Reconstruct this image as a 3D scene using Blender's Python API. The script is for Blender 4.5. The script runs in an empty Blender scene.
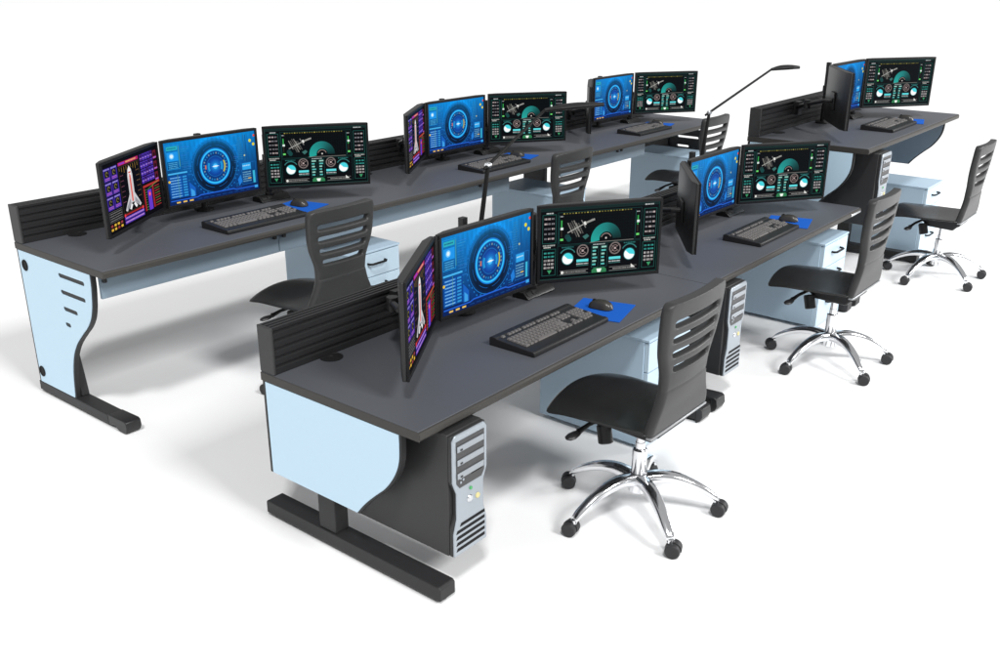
import bpy, bmesh, math, random
from mathutils import Vector, Matrix
R = math.radians
PI = math.pi
sc = bpy.context.scene
COL = sc.collection
rnd = random.Random(7)

# ------------------------------------------------------------------ materials
def mat(name, col, rough=.5, metal=0.0, spec=.5, noise=0.0, nscale=40.0, bump=0.0, bscale=200.0, rvar=0.0):
    m = bpy.data.materials.new(name); m.use_nodes = True
    nt = m.node_tree; b = nt.nodes['Principled BSDF']
    b.inputs['Base Color'].default_value = (*col, 1)
    b.inputs['Roughness'].default_value = rough
    b.inputs['Metallic'].default_value = metal
    b.inputs['Specular IOR Level'].default_value = spec
    tc = nt.nodes.new('ShaderNodeTexCoord')
    if noise or rvar:
        n = nt.nodes.new('ShaderNodeTexNoise'); n.inputs['Scale'].default_value = nscale
        n.inputs['Detail'].default_value = 5
        nt.links.new(tc.outputs['Object'], n.inputs['Vector'])
        if noise:
            r = nt.nodes.new('ShaderNodeMapRange')
            r.inputs[3].default_value = 1 - noise; r.inputs[4].default_value = 1 + noise
            nt.links.new(n.outputs[0], r.inputs[0])
            mx = nt.nodes.new('ShaderNodeVectorMath'); mx.operation = 'SCALE'
            mx.inputs[0].default_value = col
            nt.links.new(r.outputs[0], mx.inputs['Scale'])
            nt.links.new(mx.outputs[0], b.inputs['Base Color'])
        if rvar:
            r2 = nt.nodes.new('ShaderNodeMapRange')
            r2.inputs[3].default_value = max(.02, rough - rvar); r2.inputs[4].default_value = rough + rvar
            nt.links.new(n.outputs[0], r2.inputs[0]); nt.links.new(r2.outputs[0], b.inputs['Roughness'])
    if bump:
        n2 = nt.nodes.new('ShaderNodeTexNoise'); n2.inputs['Scale'].default_value = bscale
        nt.links.new(tc.outputs['Object'], n2.inputs['Vector'])
        bp = nt.nodes.new('ShaderNodeBump'); bp.inputs['Strength'].default_value = bump
        bp.inputs['Distance'].default_value = .002
        nt.links.new(n2.outputs[0], bp.inputs['Height']); nt.links.new(bp.outputs[0], b.inputs['Normal'])
    return m

M = {}
M['floor'] = mat('studio_floor', (.90, .90, .90), .6, spec=.25, noise=.01, nscale=2)
M['desktop'] = mat('graphite_laminate', (.080, .085, .097), .50, spec=.35, noise=.06, nscale=300, bump=.05, bscale=500)
M['edge'] = mat('edge_band', (.048, .045, .041), .5, spec=.3, noise=.05)
M['black_metal'] = mat('black_powder_coat', (.022, .022, .023), .5, spec=.35, noise=.08, nscale=120, bump=.08, bscale=700)
M['slat'] = mat('slat_wall_black', (.020, .020, .021), .42, spec=.4, noise=.08, nscale=80)
M['cap'] = mat('end_cap_grey', (.040, .040, .041), .5, spec=.35, noise=.08)
M['blue'] = mat('pale_blue_laminate', (.565, .755, .895), .45, spec=.3, noise=.012, nscale=60)
M['ped'] = mat('pale_blue_steel', (.42, .55, .66), .4, spec=.35, noise=.012, nscale=50)
M['ped_front'] = mat('pale_blue_drawer', (.49, .62, .72), .4, spec=.35, noise=.012, nscale=50)
M['apron'] = mat('shaded_blue_grey_steel', (.20, .262, .318), .45, spec=.35, noise=.02, nscale=50)  # blue-grey, base darkened to carry the shade under the desk edge
M['plastic'] = mat('black_plastic', (.016, .016, .017), .38, spec=.4, noise=.06, nscale=90)
M['bezel'] = mat('screen_bezel', (.009, .009, .010), .45, spec=.15, noise=.05)
M['dark'] = mat('dark_recess', (.006, .006, .007), .6, spec=.2, noise=.05)
M['tower'] = mat('tower_case', (.030, .030, .031), .45, spec=.4, noise=.06, nscale=60)
M['silver'] = mat('silver_plastic', (.37, .41, .45), .3, metal=.35, spec=.5, noise=.03)
M['drive'] = mat('drive_face', (.34, .37, .40), .3, metal=.3, noise=.04)
M['graphite'] = mat('graphite_panel', (.05, .05, .052), .35, noise=.1)
M['chrome'] = mat('chrome', (.86, .87, .89), .12, metal=1.0, noise=.01, rvar=.04)
M['rubber'] = mat('caster_rubber', (.028, .028, .03), .5, spec=.35, noise=.1)
M['seat'] = mat('seat_black', (.019, .019, .019), .22, spec=.5, noise=.06, nscale=60, rvar=.04)
M['back'] = mat('back_grey_black', (.036, .036, .036), .42, spec=.4, noise=.06, nscale=60)
M['key'] = mat('key_grey', (.13, .122, .118), .5, spec=.3, noise=.12)
M['kb'] = mat('keyboard_case', (.018, .018, .019), .45, spec=.35, noise=.08)
M['pad'] = mat('blue_cloth', (.010, .095, .44), .85, spec=.1, noise=.08, nscale=300, bump=.2, bscale=900)
M['mouse'] = mat('mouse_brown_black', (.035, .032, .028), .3, spec=.5, noise=.1)
M['lamp'] = mat('lamp_black', (.010, .010, .010), .5, spec=.15, noise=.05)
M['lamp_shade'] = mat('lamp_shade_grey', (.016, .016, .017), .5, spec=.2, noise=.05)
M['led_green'] = mat('green_button', (.05, .35, .10), .3)
M['yellow'] = mat('yellow_button', (.62, .55, .25), .3)
M['inner_shaded'] = mat('shaded_blue_laminate', (.19, .24, .29), .5, spec=.3, noise=.03)  # blue laminate with the shade of inward faces put into the colour
M['steel'] = mat('bright_steel', (.72, .74, .76), .2, metal=.9, noise=.02)
M['pan'] = mat('seat_pan_grey', (.35, .36, .37), .35, metal=.5, noise=.03)

def screen_mat():
    m = bpy.data.materials.new('lit_screen'); m.use_nodes = True
    nt = m.node_tree; b = nt.nodes['Principled BSDF']
    a = nt.nodes.new('ShaderNodeVertexColor'); a.layer_name = 'glow'
    b.inputs['Base Color'].default_value = (.003, .003, .004, 1)
    b.inputs['Roughness'].default_value = .4
    b.inputs['Specular IOR Level'].default_value = .02
    nt.links.new(a.outputs[0], b.inputs['Emission Color'])
    b.inputs['Emission Strength'].default_value = 1.0
    return m
M['screen'] = screen_mat()

# ------------------------------------------------------------------ mesh helpers
class MB:
    def __init__(s): s.v = []; s.f = []
    def add(s, vs, fs):
        k = len(s.v); s.v += [tuple(p) for p in vs]; s.f += [tuple(i + k for i in f) for f in fs]; return s
    def box(s, x0, x1, y0, y1, z0, z1):
        x0, x1 = sorted((x0, x1)); y0, y1 = sorted((y0, y1)); z0, z1 = sorted((z0, z1))
        return s.add([(x0,y0,z0),(x1,y0,z0),(x1,y1,z0),(x0,y1,z0),(x0,y0,z1),(x1,y0,z1),(x1,y1,z1),(x0,y1,z1)],
              [(0,3,2,1),(4,5,6,7),(0,1,5,4),(1,2,6,5),(2,3,7,6),(3,0,4,7)])
    def prism(s, pts, a0, a1, axis='x'):
        # pts: CCW list of 2-D points; axis x -> (y,z); y -> (x,z); z -> (x,y)
        def P(p, a):
            return (a, p[0], p[1]) if axis == 'x' else (p[0], a, p[1]) if axis == 'y' else (p[0], p[1], a)
        n = len(pts)
        vs = [P(p, a0) for p in pts] + [P(p, a1) for p in pts]
        fs = [tuple(range(n - 1, -1, -1)), tuple(range(n, 2*n))] + [(i, (i+1) % n, n + (i+1) % n, n + i) for i in range(n)]
        return s.add(vs, fs)
    def tube(s, pts, rad, seg=12, flat=None):
        # sweep; rad scalar or list; flat = (ratio) squashes the second axis
        pts = [Vector(p) for p in pts]; n = len(pts)
        rad = rad if isinstance(rad, (list, tuple)) else [rad] * n
        vs = []; ref = None
        for i, p in enumerate(pts):
            t = (pts[min(i+1, n-1)] - pts[max(i-1, 0)]).normalized()
            if ref is None:
                ref = Vector((0, 0, 1)) if abs(t.z) < .9 else Vector((1, 0, 0))
            a = (ref - t * ref.dot(t)).normalized(); b = t.cross(a); ref = a
            for k in range(seg):
                th = 2 * PI * k / seg
                vs.append(p + a * (math.cos(th) * rad[i] * (flat or 1)) + b * (math.sin(th) * rad[i]))
        fs = []
        for i in range(n - 1):
            for k in range(seg):
                fs.append((i*seg + k, i*seg + (k+1) % seg, (i+1)*seg + (k+1) % seg, (i+1)*seg + k))
        fs.append(tuple(range(seg - 1, -1, -1))); fs.append(tuple((n-1)*seg + k for k in range(seg)))
        return s.add(vs, fs)
    def lathe(s, prof, c=(0, 0, 0), axis='z', seg=24):
        # prof: list of (radius, height) from bottom to top
        vs = []
        for r, h in prof:
            for k in range(seg):
                th = 2 * PI * k / seg; x, y = math.cos(th) * r, math.sin(th) * r
                q = (x, y, h) if axis == 'z' else (h, x, y) if axis == 'x' else (y, h, x)
                vs.append((q[0] + c[0], q[1] + c[1], q[2] + c[2]))
        fs = []; n = len(prof)
        for i in range(n - 1):
            for k in range(seg):
                fs.append((i*seg + k, i*seg + (k+1) % seg, (i+1)*seg + (k+1) % seg, (i+1)*seg + k))
        fs.append(tuple(range(seg - 1, -1, -1))); fs.append(tuple((n-1)*seg + k for k in range(seg)))
        return s.add(vs, fs)

def obj(name, mb, m, parent=None, bevel=0, smooth=True, subsurf=0, ang=35, loc=None, segs=2):
    me = bpy.data.meshes.new(name)
    me.from_pydata(mb.v, [], mb.f)
    bm = bmesh.new(); bm.from_mesh(me)
    bmesh.ops.recalc_face_normals(bm, faces=bm.faces); bm.to_mesh(me); bm.free()
    me.materials.append(M[m] if isinstance(m, str) else m)
    if smooth:
        me.polygons.foreach_set('use_smooth', [True] * len(me.polygons))
        if not subsurf: me.set_sharp_from_angle(angle=R(ang))
    o = bpy.data.objects.new(name, me); COL.objects.link(o)
    if parent: o.parent = parent
    if loc: o.location = loc
    if bevel:
        md = o.modifiers.new('bevel', 'BEVEL'); md.width = bevel; md.segments = segs; md.limit_method = 'ANGLE'
        md.angle_limit = R(40); md.harden_normals = False
    if subsurf:
        md = o.modifiers.new('subsurf', 'SUBSURF'); md.levels = subsurf; md.render_levels = subsurf
    return o

def thing(name, label, cat, loc=(0, 0, 0), rz=0, group=None):
    o = bpy.data.objects.new(name, None); COL.objects.link(o)
    o.empty_display_size = .1
    o.location = loc; o.rotation_euler = (0, 0, rz); o['label'] = label; o['category'] = cat
    if group: o['group'] = group
    return o
def tag(o, label, cat, group=None):
    o['label'] = label; o['category'] = cat
    if group: o['group'] = group
    return o
def dup(root, loc, rz=None, label=None, skip=()):
    def cp(o, par):
        c = o.copy(); COL.objects.link(c); c.parent = par
        for ch in o.children:
            if ch.name.split('.')[0] not in skip: cp(ch, c)
        return c
    r = cp(root, None); r.location = loc
    if rz is not None: r.rotation_euler = (0, 0, rz)
    if label: r['label'] = label
    return r

def curve_sheet(outline, holes, x0, x1):
    """flat plate in the y-z plane with through holes, from x0 to x1 -> MB"""
    cu = bpy.data.curves.new('tmp', 'CURVE'); cu.dimensions = '2D'; cu.fill_mode = 'BOTH'
    cu.extrude = abs(x1 - x0) / 2
    for pts in [outline] + holes:
        sp = cu.splines.new('POLY'); sp.points.add(len(pts) - 1); sp.use_cyclic_u = True
        for p, q in zip(sp.points, pts): p.co = (q[0], q[1], 0, 1)
    o = bpy.data.objects.new('tmp', cu); COL.objects.link(o)
    dg = bpy.context.evaluated_depsgraph_get()
    me = bpy.data.meshes.new_from_object(o.evaluated_get(dg))
    mb = MB(); c = (x0 + x1) / 2
    mb.v = [(c + v.co.z, v.co.x, v.co.y) for v in me.vertices]
    mb.f = [tuple(p.vertices) for p in me.polygons]
    bpy.data.objects.remove(o); bpy.data.curves.remove(cu); bpy.data.meshes.remove(me)
    return mb
def merged(mb):
    """weld doubles of a curve-made plate"""
    bm = bmesh.new(); vs = [bm.verts.new(p) for p in mb.v]
    for f in mb.f:
        try: bm.faces.new([vs[i] for i in f])
        except ValueError: pass
    bmesh.ops.remove_doubles(bm, verts=bm.verts, dist=1e-5)
    bm.verts.index_update()
    r = MB(); r.v = [tuple(v.co) for v in bm.verts]; r.f = [tuple(v.index for v in f.verts) for f in bm.faces]; bm.free()
    return r
def spline(pts, n=6):
    """Catmull-Rom through pts"""
    out = []
    P = [pts[0]] + list(pts) + [pts[-1]]
    for i in range(1, len(P) - 2):
        for k in range(n):
            t = k / n; a, b, c, d = P[i-1], P[i], P[i+1], P[i+2]
            out.append(tuple(.5 * ((2*b[j]) + (-a[j]+c[j])*t + (2*a[j]-5*b[j]+4*c[j]-d[j])*t*t + (-a[j]+3*b[j]-3*c[j]+d[j])*t**3) for j in range(len(b))))
    out.append(tuple(pts[-1])); return out
def stadium(cy, cz, ly, h, tilt=0, n=8):
    r = h / 2; pts = []
    for k in range(n + 1):
        th = -PI/2 + PI * k / n; pts.append((ly/2 - r + r*math.cos(th), r*math.sin(th)))
    for k in range(n + 1):
        th = PI/2 + PI * k / n; pts.append((-ly/2 + r + r*math.cos(th), r*math.sin(th)))
    return [(cy + p[0]*math.cos(tilt) - p[1]*math.sin(tilt), cz + p[0]*math.sin(tilt) + p[1]*math.cos(tilt)) for p in pts]

# ------------------------------------------------------------------ layout (metres; x along the rows, y = row origin - depth)
HB, HA1, HA2, HA3 = .74, .6145, .6145, .9506
DB, DA = .7467, .7417
YA = -1.8212
LB = 5.4866
XA1, XA2, XA3 = -.0619, 1.7785, 3.6514
WA1, WA2, WA3 = 1.8380, 1.8705, 1.8533

# ------------------------------------------------------------------ floor
fl = obj('floor', MB().add([(-300,-300,0),(300,-300,0),(300,300,0),(-300,300,0)], [(0,1,2,3)]), 'floor', smooth=False)
fl['kind'] = 'structure'; 

# ------------------------------------------------------------------ desks
def slat_profile(t, z0, h):
    """(y,z) ring of the slat wall: grooves on both faces and ribs on the top; y runs from 0 (rear) to -t"""
    front = []; n = 5; p = (h - .014) / n; g = .006
    z = z0 + .004
    front.append((-t, z0))
    for i in range(n):
        a = z0 + .004 + p * i
        front += [(-t, a + p*.55), (-t + g, a + p*.66), (-t + g, a + p*.84), (-t, a + p)]
    front.append((-t, z0 + h))
    top = []
    m = 3; w = t / (m * 2 + 1)
    for i in range(m):
        y = -t + w * (2*i + 1)
        top += [(y, z0 + h), (y + .001, z0 + h - .007), (y + w - .001, z0 + h - .007), (y + w, z0 + h)]
    back = [(-t - q[0], q[1]) for q in reversed(front)]
    return front + top + back

def slat_wall(par, x0, x1, h0, hh, t):
    sw = obj('slat_wall', MB().prism(slat_profile(t - .004, h0 + .001, hh - .002), x0 + .011, x1 - .011), 'slat', par, ang=20)
    sw.location.y = -.002
    for xa, xb in ((x0, x0 + .0105), (x1 - .0105, x1)):
        obj('end_cap', MB().box(xa, xb, 0, -t, h0 + .0006, h0 + hh), 'cap', sw, bevel=.003).location.y = .002
    return sw

def desktop(par, x0, x1, depth, h, th=.032):
    e = .022
    mb = MB().box(x0 + .001, x1 - .001, -.001, -depth + e, h - th, h - .0012)
    top = obj('desktop', MB().box(x0 + .0015, x1 - .0015, -.0015, -depth + .010, h - th + .002, h), 'desktop', par, bevel=.0015)
    # edge band runs round the top, its front edge rounded over
    eb = MB()
    eb.prism([(-depth, h - th + .008), (-depth + .006, h - th), (-depth + .012, h - th - .0), (-depth + .012, h - .0035), (-depth + .005, h - .004), (-depth, h - .010)], x0, x1)
    eb.box(x0 - .001, x0 + .003, 0, -depth + .003, h - th, h - .0025)
    eb.box(x1 - .003, x1 + .001, 0, -depth + .003, h - th, h - .0025)
    obj('edge_band', eb, 'edge', top, bevel=.001)
    return top

# side panel outlines as (depth, height) -> y = -depth
PROF_B_FRONT = [(.334,.057),(.343,.12),(.354,.18),(.372,.24),(.398,.295),(.44,.35),(.50,.405),(.555,.452),(.594,.50),(.616,.55),(.628,.60),(.637,.65),(.640,.706)]
PROF_A_FRONT = [(.455,.230),(.48,.262),(.512,.296),(.55,.332),(.588,.366),(.618,.403),(.640,.440),(.653,.475),(.659,.515),(.660,.580)]

def side_panel(par, front, x, inward, rear=.012, dz=0, slots=None, ports=None, through=False):
    """pale blue laminate faces on a black core whose edge shows as a dark outline; x = outer face, inward = +1/-1"""
    fr = [(d, z + dz) for d, z in spline(front, 4)]
    zb, zt = fr[0][1], fr[-1][1]
    blue = [(-rear - .008, zb + .003)] + [(-d + .009, z + (.003 if i == 0 else 0)) for i, (d, z) in enumerate(fr)] + [(-rear - .008, zt)]
    core = [(-rear + .009, zb)] + [(-d, z) for d, z in fr] + [(-rear + .009, zt)]
    holes = [list(s) for s in (slots or [])]
    o1 = curve_sheet(blue, holes, x, x + inward * .003)
    p = obj('side_panel', merged(o1), 'blue', par, smooth=False)
    o2 = curve_sheet(core, holes if through else [], x + inward * .0034, x + inward * .0240)
    obj('panel_core', merged(o2), 'black_metal', p, smooth=False)
    o3 = curve_sheet(blue, holes if through else [], x + inward * .0244, x + inward * .0270)
    obj('inner_face', merged(o3), 'inner_shaded' if not through else 'black_metal', p, smooth=False)
    for cy, cz in ports or []:
        m = MB().lathe([(.026, 0), (.026, .003), (.021, .004), (.020, .0015)], (0, cy, cz), 'x', 28)
        m.v = [(x - inward * v[0], v[1], v[2]) for v in m.v]
        obj('cable_port', m, 'dark', p)
    return p

def grommet(par, x, d, h):
    obj('cable_grommet', MB().lathe([(.041, 0), (.041, .003), (.036, .004), (.034, .0025), (.012, .0025), (.010, .001)], (x, -d, h + .0004), 'z', 32), 'plastic', par)

def foot_b(par, x0):
    f = obj('foot', MB().box(x0, x0 + .070, .004, -.60, .012, .057), 'black_metal', par, bevel=.003)
    pr = [(-.602,.012),(-.602,.060),(-.735,.064),(-.748,.058),(-.752,.030),(-.742,.008),(-.722,.001),(-.690,.001),(-.668,.008),(-.655,.020)]
    obj('toe_cap', MB().prism(pr, x0 - .001, x0 + .071), 'plastic', f, bevel=.004)
    obj('glide', MB().lathe([(.02, 0), (.02, .012)], (x0 + .035, -.05, 0)), 'rubber', f)
    obj('gusset', MB().box(x0 + .036, x0 + .060, .0, -.098, .60, HB - .0335), 'black_metal', par, bevel=.002)
    # tapered leg plate behind the side panel
    obj('leg', MB().prism([(-.10,.057),(-.336,.057),(-.322,.14),(-.300,.26),(-.29,.45),(-.29,HB-.033),(-.10,HB-.033)], x0 + .0285, x0 + .068), 'black_metal', par, bevel=.004)

# ---- rear row: one long desk
db = thing('console_desk', 'long low rear desk of three joined workstations with slat rail', 'desk', (0, 0, 0), group='control room desks')
desktop(db, 0, LB, DB, HB)
slat_wall(db, 0, LB, HB, .1719, .078)
slots_b = [stadium(-.471, .654, .215, .020, 0), stadium(-.4645, .578, .205, .020, 0), stadium(-.4215, .5005, .118, .020, 0), stadium(-.3795, .426, .046, .020, 0)]
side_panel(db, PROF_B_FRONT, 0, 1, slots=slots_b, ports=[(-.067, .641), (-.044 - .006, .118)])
side_panel(db, PROF_B_FRONT, LB, -1, slots=slots_b, through=True)
for x in (0, LB/3 - .035, 2*LB/3 - .035): foot_b(db, x)
fR = LB - .070
foot_b(db, fR)
# apron under the front edge: steel channel, under-desk shade put into its colour
for xa, xb in ((.030, .962), (.966, 2.78), (3.34, 4.43)):
    obj('apron', MB().box(xa, xb, -.655, -.640, .596, HB - .0325), 'apron', db, bevel=.001)
for x in (.046, .934, .990, 2.49, 4.03, 4.085):
    obj('bracket', MB().box(x - .008, x + .008, -.656, -.672, .668, HB - .0325), 'plastic', db, bevel=.002)
for s in range(3):
    for gx, gd in ((.244, .105), (.915, .115), (1.60, .105)):
        grommet(db, s * LB/3 + gx, gd, HB)

# ---- front row: three height-adjustable desks
def foot_a(par, x0, h, toe=False):
    f = obj('foot', MB().prism([(.088,.012),(.088,.058),(.082,.063),(-.766,.063),(-.775,.055),(-.775,.012)], x0, x0 + .072), 'black_metal', par, bevel=.003)
    for y in (.05, -.74):
        obj('glide', MB().lathe([(.024, 0), (.024, .013)], (x0 + .036, y, 0)), 'rubber', f)
    if toe:
        pr = [(-.655,.0635),(-.655,.068),(-.790,.078),(-.803,.070),(-.808,.035),(-.796,.010),(-.776,.001),(-.735,.001),(-.715,.008),(-.7755,.011),(-.7755,.0635)]
        pr = [(-.650,.0636),(-.650,.070),(-.790,.076),(-.803,.068),(-.808,.035),(-.798,.012),(-.780,.001),(-.7765,.001),(-.7765,.0636)]
        obj('toe_cap', MB().prism(pr, x0 - .006, x0 + .078), 'plastic', f, bevel=.004)
    c = obj('leg', MB().box(x0 + .006, x0 + .066, -.200, -.286, .0632, h - .19), 'black_metal', par, bevel=.004)
    obj('inner_column', MB().box(x0 + .012, x0 + .060, -.207, -.279, h - .189, h - .0325), 'graphite', c, bevel=.002)

def desk_a(label, x0, w, h, left, right, foot_r):
    t = thing('console_desk', label, 'desk', (x0, YA, 0), group='control room desks')
    desktop(t, 0, w, DA, h)
    slat_wall(t, 0, w, h, .1694, .0738)
    dz = h - HA1
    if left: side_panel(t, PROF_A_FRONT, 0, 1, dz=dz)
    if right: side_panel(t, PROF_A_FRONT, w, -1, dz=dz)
    foot_a(t, .036, h, dz == 0 and not left); foot_a(t, foot_r, h, dz == 0 and left)
    for gx in (.235, .915, 1.60): grommet(t, gx, .095, h)
    # cross beam carrying the top
    obj('cross_beam', MB().box(.115, w - .115, -.215, -.265, h - .085, h - .0325), 'black_metal', t, bevel=.002)
    return t
dA1 = desk_a('nearest dark grey front desk with plain pale blue end panel', XA1, WA1, HA1, True, False, 1.735)
dA2 = desk_a('middle front desk, standing between the nearest desk and the raised desk', XA2, WA2, HA2, False, False, 1.768)
dA3 = desk_a('raised front desk at the far right, standing tallest of all', XA3, WA3, HA3, True, True, 1.215)
obj('corner_cap', MB().box(WA2 - .16, WA2 - .012, -DA - .0008, -DA - .004, HA2 - .024, HA2 - .010), 'steel', dA2, bevel=.002)
obj('corner_cap', MB().box(WA3 - .16, WA3 - .02, -DA + .05, -DA + .09, HA3 - .052, HA3 - .0325), 'plastic', dA3, bevel=.002)

# ------------------------------------------------------------------ screens (coloured glowing facets on one mesh)
def lin(c):
    return tuple((x/255/12.92 if x/255 <= .04045 else ((x/255 + .055)/1.055)**2.4) for x in c)
class Scr:
    """screen content, units: 160 wide, 90 high, origin top-left"""
    W, H = .544 - .024, .323 - .026
    def __init__(s): s.v = []; s.f = []; s.c = []; s.k = 0
    def P(s, x, y):
        return ((x/160 - .5) * s.W, -.000006 * s.k, s.H * (1 - y/90))
    def poly(s, pts, col):
        s.k += 1; n = len(s.v); s.v += [s.P(*p) for p in pts]; s.f.append(tuple(range(n, n + len(pts))))
        cols = col if isinstance(col, list) else [col] * len(pts)
        s.c.append([lin(c) for c in cols])
    def rect(s, x, y, w, h, col): s.poly([(x, y), (x + w, y), (x + w, y + h), (x, y + h)], col)
    def frame(s, x, y, w, h, col, t=.5):
        s.rect(x, y, w, t, col); s.rect(x, y + h - t, w, t, col); s.rect(x, y, t, h, col); s.rect(x + w - t, y, t, h, col)
    def grid(s, fn, nx=48, ny=28, x0=0, y0=0, w=160, h=90):
        s.k += 1; n = len(s.v)
        for j in range(ny + 1):
            for i in range(nx + 1): s.v.append(s.P(x0 + w*i/nx, y0 + h*j/ny))
        for j in range(ny):
            for i in range(nx):
                q = [(i, j), (i+1, j), (i+1, j+1), (i, j+1)]
                s.f.append(tuple(n + b*(nx+1) + a for a, b in q))
                s.c.append([lin(fn(x0 + w*a/nx, y0 + h*b/ny)) for a, b in q])
    def ring(s, cx, cy, r0, r1, col, a0=0, a1=360, n=48, fade=None):
        s.k += 1
        for i in range(n):
            t0, t1 = R(a0 + (a1-a0)*i/n), R(a0 + (a1-a0)*(i+1)/n); b = len(s.v)
            for r, t in ((r0, t0), (r1, t0), (r1, t1), (r0, t1)): s.v.append(s.P(cx + r*math.cos(t), cy - r*math.sin(t)))
            s.f.append((b, b+1, b+2, b+3))
            if fade:
                c0 = lin([col[k] + (fade[k]-col[k])*i/n for k in range(3)]); c1 = lin([col[k] + (fade[k]-col[k])*(i+1)/n for k in range(3)])
                s.c.append([c0, c0, c1, c1])
            else: s.c.append([lin(col)] * 4)
    def disc(s, cx, cy, r, col, n=28): s.poly([(cx + r*math.cos(2*PI*i/n), cy - r*math.sin(2*PI*i/n)) for i in range(n)], col)
    def line(s, x0, y0, x1, y1, t, col):
        d = math.hypot(x1-x0, y1-y0); ux, uy = -(y1-y0)/d*t/2, (x1-x0)/d*t/2
        s.poly([(x0+ux, y0+uy), (x1+ux, y1+uy), (x1-ux, y1-uy), (x0-ux, y0-uy)], col)
    def text(s, x, y, w, col, h=1.3, gap=.55):
        """a row of tiny glyph-sized ticks"""
        e = x + w; s.k += 1
        while x < e:
            q = rnd.uniform(.5, 1.5)
            s.rect(x, y, min(q, e - x), h, col); s.k -= 1; x += q + rnd.uniform(.3, gap + .3)
    def mesh(s):
        me = bpy.data.meshes.new('screen'); me.from_pydata(s.v, [], s.f)
        ca = me.color_attributes.new('glow', 'FLOAT_COLOR', 'CORNER'); k = 0
        for p, cols in zip(me.polygons, s.c):
            for li, c in zip(p.loop_indices, cols): ca.data[li].color = (*c, 1)
        me.materials.append(M['screen'])
        # faces towards -y
        return me

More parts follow.
